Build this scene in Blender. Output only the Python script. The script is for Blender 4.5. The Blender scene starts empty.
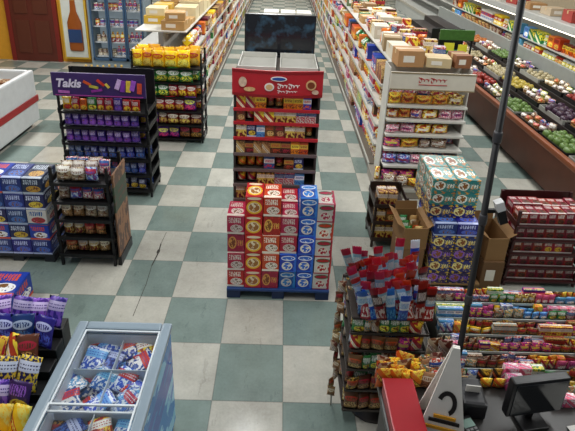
import bpy, bmesh, math, random
from mathutils import Vector, Matrix
random.seed(7)
R=random
sc=bpy.context.scene
COL=sc.collection
sc.view_settings.view_transform='Standard'
def lin(h):
    h=h.lstrip('#'); o=[]
    for i in (0,2,4):
        c=int(h[i:i+2],16)/255
        o.append(c/12.92 if c<=.04045 else ((c+.055)/1.055)**2.4)
    return (*o,1)
MC={}
def base_mat(name):
    m=bpy.data.materials.new(name); m.use_nodes=True
    nt=m.node_tree; return m,nt,nt.nodes['Principled BSDF']
def mat(col,rough=.5,metal=0,var=.12,scale=9,name=None,emit=0):
    k=(col,rough,metal,var,scale,emit)
    if k in MC: return MC[k]
    m,nt,b=base_mat(name or 'surface_'+col.strip('#'))
    tc=nt.nodes.new('ShaderNodeTexCoord'); n=nt.nodes.new('ShaderNodeTexNoise'); n.inputs['Scale'].default_value=scale
    n.inputs['Detail'].default_value=4
    nt.links.new(tc.outputs['Object'],n.inputs['Vector'])
    mx=nt.nodes.new('ShaderNodeMix'); mx.data_type='RGBA'
    c=lin(col); mx.inputs[6].default_value=tuple(v*(1-var) for v in c[:3])+(1,)
    mx.inputs[7].default_value=tuple(min(1,v*(1+var)) for v in c[:3])+(1,)
    nt.links.new(n.outputs['Fac'],mx.inputs[0]); nt.links.new(mx.outputs[2],b.inputs['Base Color'])
    b.inputs['Roughness'].default_value=rough; b.inputs['Metallic'].default_value=metal
    if emit:
        nt.links.new(mx.outputs[2],b.inputs['Emission Color']); b.inputs['Emission Strength'].default_value=emit
    MC[k]=m; return m
def print_mat(key,bg,c2,c3,style,rough=.4,seed=0.,topwrap=False,c4=None):
    k=('p',key,style)
    if k in MC: return MC[k]
    m,nt,b=base_mat('printed_'+key)
    N=nt.nodes; L=nt.links
    tc=N.new('ShaderNodeTexCoord'); sp=N.new('ShaderNodeSeparateXYZ'); L.new(tc.outputs['Generated'],sp.inputs[0])
    def M(op,a,c=None,d=None):
        n=N.new('ShaderNodeMath'); n.operation=op
        for i,v in enumerate((a,c,d)):
            if v is None: continue
            if isinstance(v,(int,float)): n.inputs[i].default_value=v
            else: L.new(v,n.inputs[i])
        return n.outputs[0]
    def mix(f,a,c):
        n=N.new('ShaderNodeMix'); n.data_type='RGBA'; L.new(f,n.inputs[0])
        for i,v in ((6,a),(7,c)):
            if isinstance(v,tuple): n.inputs[i].default_value=v
            else: L.new(v,n.inputs[i])
        return n.outputs[2]
    x,y,z=sp.outputs
    if topwrap:
        s2=N.new('ShaderNodeSeparateXYZ'); L.new(tc.outputs['Normal'],s2.inputs[0])
        up=M('GREATER_THAN',s2.outputs[2],.8); sd=M('GREATER_THAN',M('ABSOLUTE',s2.outputs[0]),.8)
        z=M('ADD',M('MULTIPLY',z,M('SUBTRACT',1.,up)),M('MULTIPLY',y,up))
        x=M('ADD',M('MULTIPLY',x,M('SUBTRACT',1.,sd)),M('MULTIPLY',y,sd))
    def ell(cx,cz,rx,rz):
        a=M('POWER',M('ABSOLUTE',M('DIVIDE',M('SUBTRACT',x,cx),rx)),2.); c=M('POWER',M('ABSOLUTE',M('DIVIDE',M('SUBTRACT',z,cz),rz)),2.)
        return M('LESS_THAN',M('ADD',a,c),1.)
    def band(s,lo,hi): return M('MULTIPLY',M('GREATER_THAN',s,lo),M('LESS_THAN',s,hi))
    nz=N.new('ShaderNodeTexNoise'); nz.inputs['Scale'].default_value=5+seed; nz.inputs['Detail'].default_value=3
    oi=N.new('ShaderNodeObjectInfo')
    mp=N.new('ShaderNodeMapping'); mp.inputs['Location'].default_value=(seed*3.1,seed,seed*1.7); L.new(tc.outputs['Generated'],mp.inputs[0]); L.new(mp.outputs[0],nz.inputs['Vector'])
    nf=nz.outputs['Fac']
    BG,C2,C3=lin(bg),lin(c2),lin(c3)
    W=lin('#e8e4dc'); K=lin('#241a18')
    rows=M('GREATER_THAN',M('SINE',M('MULTIPLY',z,70.)),.3)
    cols=M('GREATER_THAN',M('SINE',M('ADD',M('MULTIPLY',x,60.),M('MULTIPLY',nf,12.))),-.2)
    tx=M('MULTIPLY',rows,cols)
    if style==0:
        c=mix(M('GREATER_THAN',nf,.58),BG,tuple(v*.6 for v in BG[:3])+(1,))
        c=mix(band(z,.8,.95),c,C3)
        c=mix(ell(.5,.6,.36,.17),c,C2)
        c=mix(ell(.5,.6,.28,.09),c,BG)
        c=mix(ell(.58,.27,.27,.17),c,C3)
        c=mix(M('MULTIPLY',ell(.58,.27,.22,.13),M('GREATER_THAN',nf,.48)),c,C2)
    elif style==1:
        d=M('ADD',M('MULTIPLY',x,.5),z)
        c=mix(M('GREATER_THAN',d,.75),BG,C2)
        c=mix(ell(.45,.5,.3,.22),c,C3)
        c=mix(M('MULTIPLY',ell(.45,.5,.22,.15),tx),c,K)
        c=mix(M('MULTIPLY',band(z,.05,.16),tx),c,W)
    elif style==2:
        c=mix(band(z,.45,.8),BG,C2)
        c=mix(M('MULTIPLY',band(z,.52,.72),M('MULTIPLY',band(x,.12,.88),cols)),c,C3)
        c=mix(M('MULTIPLY',band(z,.08,.36),M('GREATER_THAN',nf,.5)),c,C3)
    elif style==4:
        c=mix(M('GREATER_THAN',nf,.6),BG,tuple(v*.65 for v in BG[:3])+(1,))
        c=mix(ell(.5,.42,.44,.34),c,C2)
        c=mix(ell(.5,.42,.34,.25),c,C3)
        c=mix(M('MULTIPLY',ell(.5,.42,.3,.22),M('GREATER_THAN',nf,.47)),c,lin(c4 or '#a86a2c'))
        c=mix(ell(.5,.88,.4,.07),c,C3)
    elif style==5:
        c=mix(M('MULTIPLY',ell(.5,.27,.42,.24),M('GREATER_THAN',nf,.43)),BG,C2)
        c=mix(M('MULTIPLY',ell(.5,.27,.42,.24),M('GREATER_THAN',nf,.56)),c,tuple(v*.4 for v in BG[:3])+(1,))
        c=mix(ell(.5,.68,.4,.14),c,C3)
        c=mix(M('MULTIPLY',ell(.5,.68,.33,.08),cols),c,BG)
    elif style==6:
        d=M('ADD',M('MULTIPLY',x,.8),z)
        c=mix(band(d,.55,.8),BG,C3)
        c=mix(M('MULTIPLY',band(d,.6,.75),cols),c,C2)
        c=mix(M('MULTIPLY',M('GREATER_THAN',d,1.1),M('GREATER_THAN',nf,.45)),c,C2)
    elif style==7:
        c=mix(M('GREATER_THAN',nf,.5),BG,C2)
        c=mix(M('GREATER_THAN',nf,.62),c,C3)
        c=mix(M('MULTIPLY',band(z,.62,.92),band(x,.08,.92)),c,C3)
        c=mix(M('MULTIPLY',band(z,.68,.8),M('MULTIPLY',band(x,.15,.85),cols)),c,C2)
    elif style==8:
        c=mix(band(z,.0,.12),BG,C3)
        c=mix(M('MULTIPLY',ell(.55,.32,.36,.2),M('GREATER_THAN',nf,.36)),c,C2)
        c=mix(M('MULTIPLY',ell(.55,.32,.3,.16),M('GREATER_THAN',nf,.54)),c,lin(c4 or '#7a4a20'))
        c=mix(M('MULTIPLY',band(z,.6,.88),M('MULTIPLY',band(x,.08,.8),M('MULTIPLY',cols,M('GREATER_THAN',M('ADD',nf,M('MULTIPLY',x,.2)),.45)))),c,C3)
    elif style==9:
        c=mix(M('GREATER_THAN',M('ADD',x,M('MULTIPLY',nf,.3)),1.0),BG,C2)
        c=mix(ell(.5,.78,.42,.14),c,C3)
        c=mix(M('MULTIPLY',ell(.5,.78,.36,.09),M('GREATER_THAN',nf,.4)),c,C2)
        c=mix(ell(.45,.34,.32,.24),c,lin(c4 or '#e8e0d0'))
        c=mix(M('MULTIPLY',ell(.45,.34,.26,.19),M('GREATER_THAN',nf,.47)),c,C2)
        c=mix(band(z,.0,.06),c,C2)
    elif style==10:
        c=mix(M('GREATER_THAN',nf,.47),BG,C2)
        c=mix(M('GREATER_THAN',nf,.6),c,C3)
        c=mix(M('MULTIPLY',band(z,.4,.66),M('MULTIPLY',band(x,.15,.75),M('LESS_THAN',nf,.56))),c,C3)
    elif style==11:  # case with wide picture fields
        c=mix(M('GREATER_THAN',nf,.56),BG,C2)
        c=mix(ell(.3,.5,.24,.34),c,C3)
        c=mix(M('MULTIPLY',ell(.3,.5,.18,.26),M('GREATER_THAN',nf,.46)),c,lin(c4 or '#8a5020'))
        c=mix(M('MULTIPLY',band(z,.35,.65),M('MULTIPLY',band(x,.58,.92),cols)),c,C3)
    else:
        c=mix(M('GREATER_THAN',nf,.5),BG,C2)
        c=mix(band(z,.55,.85),c,C3)
        c=mix(M('MULTIPLY',band(z,.6,.8),tx),c,BG)
    hs=N.new('ShaderNodeHueSaturation'); L.new(c,hs.inputs['Color'])
    L.new(M('ADD',M('MULTIPLY',oi.outputs['Random'],.45),.78),hs.inputs['Value']); L.new(M('ADD',M('MULTIPLY',oi.outputs['Random'],.04),.48),hs.inputs['Hue'])
    L.new(hs.outputs[0],b.inputs['Base Color']); b.inputs['Roughness'].default_value=rough
    MC[k]=m; return m
# ---------- mesh helpers
def box(bm,x0,x1,y0,y1,z0,z1,mi=0,bev=0.):
    vs=[bm.verts.new((x,y,z)) for x in (x0,x1) for y in (y0,y1) for z in (z0,z1)]
    fs=[]
    for q in ((0,1,3,2),(4,6,7,5),(0,4,5,1),(2,3,7,6),(0,2,6,4),(1,5,7,3)):
        f=bm.faces.new([vs[i] for i in q]); f.material_index=mi; fs.append(f)
    if bev>0:
        bev=min(bev,.45*min(abs(x1-x0),abs(y1-y0),abs(z1-z0)))
        es={e for f in fs for e in f.edges}
        bmesh.ops.bevel(bm,geom=list(es),offset=bev,segments=2,affect='EDGES',profile=.6)
def obox(bm,c,sx,sy,sz,rx=0,ry=0,rz=0,mi=0):
    n0=len(bm.verts); box(bm,-sx/2,sx/2,-sy/2,sy/2,-sz/2,sz/2,mi)
    bm.verts.ensure_lookup_table()
    Mx=Matrix.Translation(c)@Matrix.Rotation(rz,4,'Z')@Matrix.Rotation(ry,4,'Y')@Matrix.Rotation(rx,4,'X')
    for v in bm.verts[n0:]: v.co=Mx@v.co
def lathe(bm,prof,seg=14,mi_fn=None,cx=0,cy=0):
    rings=[]
    for r,z,_ in prof:
        rings.append([bm.verts.new((cx+r*math.cos(2*math.pi*i/seg),cy+r*math.sin(2*math.pi*i/seg),z)) for i in range(seg)])
    for k in range(len(rings)-1):
        for i in range(seg):
            f=bm.faces.new((rings[k][i],rings[k][(i+1)%seg],rings[k+1][(i+1)%seg],rings[k+1][i])); f.material_index=prof[k][2]; f.smooth=True
    f=bm.faces.new(rings[0][::-1]); f.material_index=prof[0][2]
    f=bm.faces.new(rings[-1]); f.material_index=prof[-1][2]
def mesh(name,bm,mats):
    bmesh.ops.recalc_face_normals(bm,faces=bm.faces[:])
    me=bpy.data.meshes.new(name); bm.to_mesh(me); bm.free()
    for m in (mats if isinstance(mats,(list,tuple)) else [mats]): me.materials.append(m)
    return me
def link(name,me,parent=None,loc=(0,0,0),rot=(0,0,0),scale=(1,1,1)):
    o=bpy.data.objects.new(name,me); o.location=loc; o.rotation_euler=rot; o.scale=scale
    if parent: o.parent=parent
    COL.objects.link(o); return o
def thing(name,label,cat,loc,rot=0,group=None):
    e=bpy.data.objects.new(name,None); e.location=loc; e.rotation_euler=(0,0,rot); e.empty_display_size=.1
    e['label']=label; e['category']=cat
    if group: e['group']=group
    COL.objects.link(e); return e
def part(T,name,boxes,m,bev=.003,label=None,local=False,parent=None):
    bm=bmesh.new()
    o=Vector((0,0,0)) if local else T.location
    for b in boxes:
        box(bm,b[0]-o.x,b[1]-o.x,b[2]-o.y,b[3]-o.y,b[4]-o.z,b[5]-o.z,b[6] if len(b)>6 else 0,bev)
    ob=link(name,mesh(name,bm,m),parent or T)
    if label: ob['label']=label
    return ob
def bpart(T,name,bm,m,label=None):
    ob=link(name,mesh(name,bm,m),T)
    if label: ob['label']=label
    return ob
def struct(name,boxes,m):
    bm=bmesh.new()
    for b in boxes: box(bm,*b)
    o=link(name,mesh(name,bm,m)); o['kind']='structure'; return o
def text(T,name,s,loc,size,m,rx=math.pi/2,rz=0,bold=.0,shear=0):
    cu=bpy.data.curves.new('t','FONT'); cu.body=s; cu.size=size; cu.extrude=.002; cu.offset=bold; cu.align_x='CENTER'; cu.align_y='CENTER'; cu.shear=shear
    t=bpy.data.objects.new('t',cu); COL.objects.link(t)
    dg=bpy.context.evaluated_depsgraph_get(); dg.update()
    me=bpy.data.meshes.new_from_object(t.evaluated_get(dg)); bpy.data.objects.remove(t)
    me.materials.clear(); me.materials.append(m)
    o=link(name,me,T,loc,(rx,0,rz)); return o
def disc(bm,cx,y,cz,rx,rz,mi=0,n=20,th=.004):
    a=[bm.verts.new((cx+rx*math.cos(2*math.pi*i/n),y,cz+rz*math.sin(2*math.pi*i/n))) for i in range(n)]
    c=[bm.verts.new((v.co.x,y-th,v.co.z)) for v in a]
    bm.faces.new(c).material_index=mi
    for i in range(n): bm.faces.new((a[i],a[(i+1)%n],c[(i+1)%n],c[i])).material_index=mi
def script_line(bm,x0,x1,y,z,amp,loops,wd,mi=0,yf=None):
    prev=None; n=loops*12
    for i in range(n+1):
        t=i/n; a=2*math.pi*loops*t
        am=amp*(1.5 if int(t*loops) in (0,loops//2) else .75)
        x=x0+(x1-x0)*t+.9*am*math.sin(a); zz=z+am*math.cos(a)
        yy=yf(x) if yf else y
        cur=(bm.verts.new((x-.6*wd,yy,zz-wd)),bm.verts.new((x+.6*wd,yy,zz+wd)))
        if prev: bm.faces.new((prev[0],cur[0],cur[1],prev[1])).material_index=mi
        prev=cur
# ---------- product library
PAL={'red':('#b01c24','#f0c93c','#f4efe6'),'blue':('#1c4aa0','#f1f1f1','#d33a34'),'yellow':('#e6b820','#b3222a','#f5f0dc'),
'green':('#2f8040','#f2e14a','#f4f4ec'),'purple':('#4a2a78','#e0368a','#e8e25a'),'orange':('#dd6a1e','#f7d24a','#7a2a18'),
'white':('#dcd9d0','#c23038','#2c5ba0'),'brown':('#6b4326','#d8b070','#c23a28'),'pink':('#d65a86','#f3e9ea','#8a2a6a'),
'teal':('#2a7d78','#c8863c','#e4e8dc'),'black':('#1c1b20','#c8a23c','#a8262c'),'navy':('#1a2450','#d8b23a','#c8d2e4'),
'tan':('#b98f5c','#7a4a28','#efe3c8'),'sky':('#5fa4d4','#ffffff','#20489a'),'maroon':('#6a1620','#d4b054','#e6dccb'),
'clear':('#b7a48a','#6e3a22','#e6e1d8'),'violet':('#46298a','#8a58c8','#d0c0ec'),'crimson':('#8c1018','#3a0c10','#d8d0ca'),
'striped':('#b01c28','#86b4cc','#eeeae2'),'icy':('#1e58c0','#e0ecf8','#6ab0e8'),'frost':('#d4e2ee','#1f58c0','#b82c3c'),
'cocoa':('#3c2418','#b8863c','#a82830'),'indigo':('#1b2c78','#4f74c8','#b8c4e8'),'plum':('#2c1650','#c8a83a','#8a5ac0'),
'royal':('#1c2a6c','#e0b830','#e8d890'),'amber':('#f0b81c','#e8d060','#c22a1e')}
NAME={'bag':('snack_bag','snack bag','snack bag'),'chip':('chip_bag','chip bag','chip bag'),'nut':('nut_bag','bag of nuts','nut bag'),
'bread':('bread_pack','bread package','packaged bread'),'ice':('ice_cream_pack','ice cream pack','ice cream'),'sweet':('candy_bag','bag of candy','candy bag'),
'tort':('tortilla_chip_bag','tortilla chip bag','chip bag'),'stick':('meat_stick_bag','tall snack bag','snack bag'),
'box':('grocery_box','printed cardboard box','box'),'snackbox':('snack_box','boxed snack','snack box'),'jar':('jar','jar with a lid','jar'),'bottle':('bottle','plastic bottle','bottle'),
'can':('food_can','food can','can'),'candy':('candy_pack','candy pack','candy'),'bar':('candy_box','small candy box','candy'),'cookie':('cookie_carton','cookie carton','cookie carton'),'case':('product_case','printed product case','product case'),'soda':('soda_pack','soda multipack','soda pack')}
BAGS={'bag':None,'chip':5,'nut':7,'bread':10,'ice':3,'sweet':None,'tort':8,'stick':2,'candy':None}
CST={'cookie_red':8,'cookie_gold':4,'cookie_blue':9,'cookie_white':9,'cookie_tan':11}
UM={}
def unit(kind,pal):
    k=(kind,pal)
    if k in UM: return UM[k]
    bg,c2,c3=PAL[pal]; bm=bmesh.new(); i=list(PAL).index(pal)
    if kind in BAGS:
        nu,nv=8,11
        for s in (-1,1):
            g=[[None]*(nu+1) for _ in range(nv+1)]
            for b in range(nv+1):
                v=b/nv
                for a in range(nu+1):
                    u=a/nu; t=0
                    if 0<u<1 and .05<v<.95:
                        t=.5*(math.sin(math.pi*u)**.55)*(max(0,math.sin(math.pi*(v-.05)/.9))**.5)
                        t*=1-.3*abs(math.sin(6*u+8*v+i))*(.5+.5*s*math.sin(11*v))-.14*(math.sin(13*v+i)>.5)
                    zz=v
                    if b in(0,nv): zz=v+(.015 if a%2 else 0)*(1 if b==0 else -1)
                    g[b][a]=bm.verts.new(((u-.5)*(1-.1*math.sin(math.pi*v)),s*t,zz))
            for b in range(nv):
                for a in range(nu):
                    f=bm.faces.new((g[b][a],g[b][a+1],g[b+1][a+1],g[b+1][a])); f.smooth=True
        bmesh.ops.remove_doubles(bm,verts=bm.verts[:],dist=.0005)
        st=BAGS[kind]
        if st is None: st=[6,3,5,8,10][i%5]
        m=[print_mat(kind+'_'+pal,bg,c2,c3,st,.28,(i*.37)%5)]
    elif kind in('box','cookie','case','soda','snackbox','bar'):
        box(bm,-.5,.5,-.5,.5,0,.985,0,.018)
        box(bm,-.47,.47,-.47,-.02,.98,1.0,0,.004); box(bm,-.47,.47,.02,.47,.98,1.0,0,.004)
        st={'box':[0,8,2,6][i%4],'cookie':CST.get(pal,4),'case':11 if pal in('teal','royal','plum') else 8,'soda':8,'snackbox':[6,2,3,8][i%4],'bar':[3,2,6][i%3]}[kind]
        m=[print_mat(kind+'_'+pal,bg,c2,c3,st,.45 if kind!='case' else .3,(i*.53)%7 if st!=11 else 1.3,kind!='box')]
    elif kind=='jar':
        lathe(bm,[(.42,0,0),(.48,.03,0),(.49,.12,0),(.49,.66,0),(.46,.74,0),(.38,.8,1),(.41,.81,1),(.41,.97,1),(.38,1,1)])
        m=[print_mat('jar_'+pal,bg,c2,c3,2,.2,i*.3),mat(c3,.4)]
    elif kind=='bottle':
        lathe(bm,[(.44,0,0),(.48,.03,0),(.48,.2,0),(.44,.24,0),(.48,.28,0),(.48,.58,0),(.4,.7,0),(.2,.82,0),(.17,.88,1),(.2,.885,1),(.2,.97,1),(.17,1,1)])
        m=[print_mat('bottle_'+pal,bg,c2,c3,2,.15,i*.3),mat(c2,.4)]
    else:
        lathe(bm,[(.46,0,1),(.5,.02,1),(.48,.05,0),(.48,.93,0),(.5,.95,1),(.5,.98,1),(.46,1,1),(.45,.97,1)])
        m=[print_mat('can_'+pal,bg,c2,c3,2,.3,i*.3),mat('#b8b8b8',.3,1)]
    me=mesh(NAME[kind][0]+'_'+pal,bm,m); UM[k]=me; return me
CN={'clear':'pale clear-wrapped','crimson':'dark red','striped':'red and light blue','icy':'blue and white','frost':'white and blue','cocoa':'dark brown','indigo':'deep blue','plum':'dark purple','royal':'blue and yellow','amber':'bright yellow'}
def place(kind,pal,loc,rot,dims,group,where,tilt=0):
    o=link(NAME[kind][0],unit(kind,pal),None,loc,(tilt,0,rot),dims)
    o['label']=f"{CN.get(pal,pal)} {NAME[kind][1]} {where}"; o['category']=NAME[kind][2]
    o['group']=group
    return o
def fill(kinds,pals,p0,p1,z,rot,w,d,h,group,where,run=3,gap=.006,skip=.03,tilt=0,hv=.12,wv=.15,rj=.08):
    p0=Vector(p0);p1=Vector(p1);L=(p1-p0).length;dr=(p1-p0)/L;s=0;k=0
    while True:
        if k<=0:
            kind=R.choice(kinds);pal=R.choice(pals);k=R.randint(1,run);ww=w*R.uniform(1-wv,1+wv);hh=h*R.uniform(1-hv,1)
            if kind in('jar','can'): ww=min(ww,d,.12); hh=min(hh,ww*1.6)
            if kind=='bottle': ww=min(ww,d,.1); hh=min(h,ww*3)
        if s+ww>L: break
        if R.random()>skip:
            c=p0+dr*(s+ww/2)
            dd=ww if kind in('jar','can','bottle') else d*.96
            o=place(kind,pal,(c.x,c.y,z),rot+(R.uniform(-rj,rj) if kind in BAGS else 0),(ww,dd,hh*(R.uniform(.92,1) if kind in BAGS else 1)),group,where,tilt)
            if kind in BAGS and rj>.1: o.rotation_euler.x=tilt+R.uniform(-.12,.12)
        s+=ww+gap; k-=1
# ---------- carton
def carton(x,y,z,w,d,h,rot=0,col='#a67c4e',open_=False,label=None,pr=None,group=None):
    T=thing('cardboard_carton',label or ('open brown cardboard carton' if open_ else 'closed brown cardboard shipping carton'),'cardboard box',(x,y,z),rot,group)
    m=pr or mat(col,.75,0,.1,14)
    if open_:
        t=.006
        part(T,'body',[(-w/2,w/2,-d/2,d/2,0,t),(-w/2,-w/2+t,-d/2,d/2,t,h),(w/2-t,w/2,-d/2,d/2,t,h),(-w/2+t,w/2-t,-d/2,-d/2+t,t,h),(-w/2+t,w/2-t,d/2-t,d/2,t,h)],m,0,local=True)
        for sx,ax in((-1,0),(1,0)):
            bm=bmesh.new(); obox(bm,(sx*(w/2+.03),0,h+.02),.085,d*.96,.004,ry=-sx*.6); bpart(T,'flap',bm,m)
        bm=bmesh.new(); obox(bm,(0,d/2+.01,h+.035),w*.96,.004,.08,rx=-.2); bpart(T,'flap',bm,m)
    else:
        part(T,'body',[(-w/2,w/2,-d/2,d/2,0,h)],m,.006,local=True)
        part(T,'packing_tape',[(-w/2-.001,w/2+.001,-.025,.025,h-.001,h+.001),(-w/2-.002,-w/2,-.025,.025,h-.06,h),(w/2,w/2+.002,-.025,.025,h-.06,h)],mat('#c9ab7c',.3),0,local=True)
        part(T,'printed_label',[(-w*.3,w*.12,-d/2-.002,-d/2,h*.3,h*.7)],mat('#e2ddd0',.6),0,local=True)
    return T
# ---------- racks
BLK=mat('#141416',.45,.3); WHT=mat('#c8c6be',.45); RAIL=mat('#b9b8ae',.4); GRY=mat('#7e8080',.5)
def rack(name,label,x0,x1,y0,y1,top,levels,m,back='wire',lip=.03,cat='display rack',railm=None):
    T=thing(name,label,cat,((x0+x1)/2,(y0+y1)/2,0))
    for ux in(x0,x1-.025):
        for uy in(y0,y1-.025):
            part(T,'upright',[(ux,ux+.025,uy,uy+.025,0,top)],m,.004)
    for z in levels:
        bs=[(x0+.025,x1-.025,y0+.005,y1-.03,z-.012,z)]
        part(T,'shelf',bs,m,.002)
        part(T,'shelf_lip',[(x0,x1,y0-.014,y0-.002,z-.012,z+lip),(x0-.008,x0-.001,y0,y1,z-.01,z+.05),(x1+.001,x1+.008,y0,y1,z-.01,z+.05)],railm or m,.002)
    if back=='wire':
        bs=[]; n=max(3,int((x1-x0)/.08))
        for i in range(n+1): 
            xx=x0+.03+(x1-x0-.06)*i/n; bs.append((xx-.003,xx+.003,y1-.012,y1-.006,.05,top))
        for j in range(8): zz=.08+(top-.1)*j/7; bs.append((x0+.02,x1-.02,y1-.006,y1,zz-.003,zz+.003))
        part(T,'wire_back',bs,m,0)
    elif back=='panel': part(T,'back_panel',[(x0+.01,x1-.01,y1-.01,y1,.03,top)],m,.002)
    return T
# ================= SETTING
def floor_mat():
    m,nt,b=base_mat('checker_floor_tile'); N=nt.nodes; L=nt.links
    tc=N.new('ShaderNodeTexCoord'); sp=N.new('ShaderNodeSeparateXYZ'); L.new(tc.outputs['Object'],sp.inputs[0])
    def M(op,a,c=None):
        n=N.new('ShaderNodeMath'); n.operation=op
        for i,v in enumerate((a,c)):
            if v is None: continue
            if isinstance(v,(int,float)): n.inputs[i].default_value=v
            else: L.new(v,n.inputs[i])
        return n.outputs[0]
    def noise(s,d,r=.5,sx=1,sy=1):
        n1=N.new('ShaderNodeTexNoise'); n1.inputs['Scale'].default_value=s; n1.inputs['Detail'].default_value=d; n1.inputs['Roughness'].default_value=r
        mp=N.new('ShaderNodeMapping'); mp.inputs['Scale'].default_value=(sx,sy,1); L.new(tc.outputs['Object'],mp.inputs[0]); L.new(mp.outputs[0],n1.inputs['Vector']); return n1.outputs['Fac']
    T=.495
    u=M('ADD',M('DIVIDE',M('SUBTRACT',sp.outputs[0],.105),T),200.); v=M('ADD',M('DIVIDE',M('SUBTRACT',sp.outputs[1],2.94),T),200.)
    par=M('GREATER_THAN',M('MODULO',M('ADD',M('FLOOR',u),M('FLOOR',v)),2.),.5)
    wn=N.new('ShaderNodeTexWhiteNoise'); wn.noise_dimensions='2D'
    cb=N.new('ShaderNodeCombineXYZ'); L.new(M('FLOOR',u),cb.inputs[0]); L.new(M('FLOOR',v),cb.inputs[1]); L.new(cb.outputs[0],wn.inputs['Vector'])
    n1=noise(3.5,9,.72); n2=noise(55,3); n3=noise(9,6,.7,1,.35); n4=noise(1.1,4,.6); n5=noise(26,8,.8)
    mx=N.new('ShaderNodeMix'); mx.data_type='RGBA'; mx.inputs[6].default_value=lin('#80918a'); mx.inputs[7].default_value=lin('#c2c0b4'); L.new(par,mx.inputs[0])
    br=M('ADD',M('ADD',M('MULTIPLY',n1,.7),M('MULTIPLY',n2,.22)),M('ADD',M('MULTIPLY',wn.outputs['Value'],.14),M('ADD',M('MULTIPLY',n4,.25),.22)))
    scuff=M('ADD',M('MULTIPLY',M('GREATER_THAN',n3,.62),.12),M('MULTIPLY',M('GREATER_THAN',n5,.68),.18))
    fu=M('FRACT',u); fv=M('FRACT',v)
    def seam(f): return M('ADD',M('LESS_THAN',f,.009),M('GREATER_THAN',f,.991))
    sm=M('MINIMUM',M('ADD',seam(fu),seam(fv)),1.)
    br2=M('MULTIPLY',M('SUBTRACT',br,scuff),M('SUBTRACT',1.,M('MULTIPLY',sm,.3)))
    sc_=N.new('ShaderNodeVectorMath'); sc_.operation='SCALE'; L.new(mx.outputs[2],sc_.inputs[0]); L.new(br2,sc_.inputs['Scale'])
    L.new(sc_.outputs[0],b.inputs['Base Color'])
    L.new(M('ADD',M('MULTIPLY',n1,.25),.05),b.inputs['Roughness'])
    b.inputs['Specular IOR Level'].default_value=.7
    return m
struct('floor',[(-9,6.6,-1,26,-.05,0)],floor_mat())
struct('wall_back',[(-9,6.6,26,26.2,0,4)],mat('#b9b2a2',.8))
struct('wall_right',[(6.4,6.6,-1,26,0,4)],mat('#a8987c',.8))
struct('wall_left',[(-9.2,-9,-1,26,0,4)],mat('#c08a2c',.8))
struct('wall_partition',[(-9,-4.2,11,11.2,0,4)],mat('#d89a28',.8))
bm=bmesh.new(); pts=[(-1.155,4.4),(-1.165,4.2),(-1.155,4.05),(-1.17,3.85),(-1.155,3.6),(-1.16,3.2)]
for i,((a,b),(c,d)) in enumerate(zip(pts,pts[1:])):
    w=.006 if i in(1,2) else .0025; bm.faces.new([bm.verts.new(p) for p in((a-w,b,.001),(a+w,b,.001),(c+w,d,.001),(c-w,d,.001))])
a0=[bm.verts.new((-1.16+.016*math.cos(t*.785),4.07+.04*math.sin(t*.785),.0012)) for t in range(8)]; bm.faces.new(a0)
o=link('trim_1',mesh('trim_1',bm,mat('#35302a',.9))); o['kind']='structure'
T=thing('door_1','reddish brown wooden door in the orange wall','door',(-5.5,10.94,0)); 
part(T,'door_leaf',[(-6.1,-5.15,10.93,10.99,0,2.2)],mat('#5c2418',.5,0,.25,5),.01)
part(T,'door_panel',[(-6.0,-5.7,10.91,10.93,.2,.95),(-5.58,-5.25,10.91,10.93,.2,.95),(-6.0,-5.7,10.91,10.93,1.1,2.0),(-5.58,-5.25,10.91,10.93,1.1,2.0)],mat('#5a2a1a',.5),.008)
part(T,'door_frame',[(-6.2,-6.1,10.92,11,0,2.3),(-5.15,-5.06,10.92,11,0,2.3),(-6.2,-5.06,10.92,11,2.2,2.3)],mat('#7a2018',.5),.008)
T['kind']='structure'
T=thing('poster','framed poster showing an amber bottle on pale blue','poster',(-4.65,10.9,.1))
part(T,'frame',[(-4.96,-4.38,10.88,10.95,.1,1.75)],mat('#d8b03a',.5),.01)
part(T,'print',[(-4.92,-4.42,10.865,10.88,.15,1.7)],mat('#d4d8d0',.5,0,.3,3),.0)
bm=bmesh.new(); lathe(bm,[(.14,0,0),(.16,.04,0),(.16,.65,0),(.07,.9,0),(.055,1.15,1),(.065,1.25,1)],16)
for v in bm.verts: v.co.y*=.12
o=bpart(T,'printed_bottle',bm,[mat('#9a5018',.4),mat('#d9c25a',.4)]); o.location=(0,-.055,.2)
o=part(T,'printed_bottle_label',[(-.15,.15,-.085,-.08,.4,.7)],mat('#24406e',.4),0,local=True)
T=thing('beverage_cooler','tall cooler with glass doors and blue frame','cooler',(-3.6,10.6,0))
part(T,'cabinet',[(-4.2,-2.95,10.5,11.1,0,.2),(-4.2,-4.14,10.5,11.1,.2,2.2),(-3.01,-2.95,10.5,11.1,.2,2.2),(-4.2,-2.95,11.0,11.1,.2,2.2)],mat('#8796a0',.5),.01)
part(T,'top_sign',[(-4.2,-2.95,10.45,11.1,1.95,2.4)],mat('#2d6db0',.4),.01)
for i in range(3):
    xa=-4.14+i*.378
    part(T,'door_frame',[(xa,xa+.035,10.46,10.5,.2,1.95),(xa+.335,xa+.37,10.46,10.5,.2,1.95),(xa,xa+.37,10.46,10.5,.2,.26),(xa,xa+.37,10.46,10.5,1.89,1.95)],mat('#34506e',.4),.004)
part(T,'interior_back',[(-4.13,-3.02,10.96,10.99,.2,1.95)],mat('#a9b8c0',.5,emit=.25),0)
for z in(.28,.6,.95,1.3,1.65):
    part(T,'shelf',[(-4.13,-3.02,10.56,10.96,z-.02,z)],mat('#b6bcc0',.4),.002)
    fill(['bottle','can'],['white','clear','frost','red','clear'],(-4.1,10.66),(-3.05,10.66),z,0,.1,.1,.22,'drinks in the glass-door cooler','inside the glass-door cooler',4)
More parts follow.
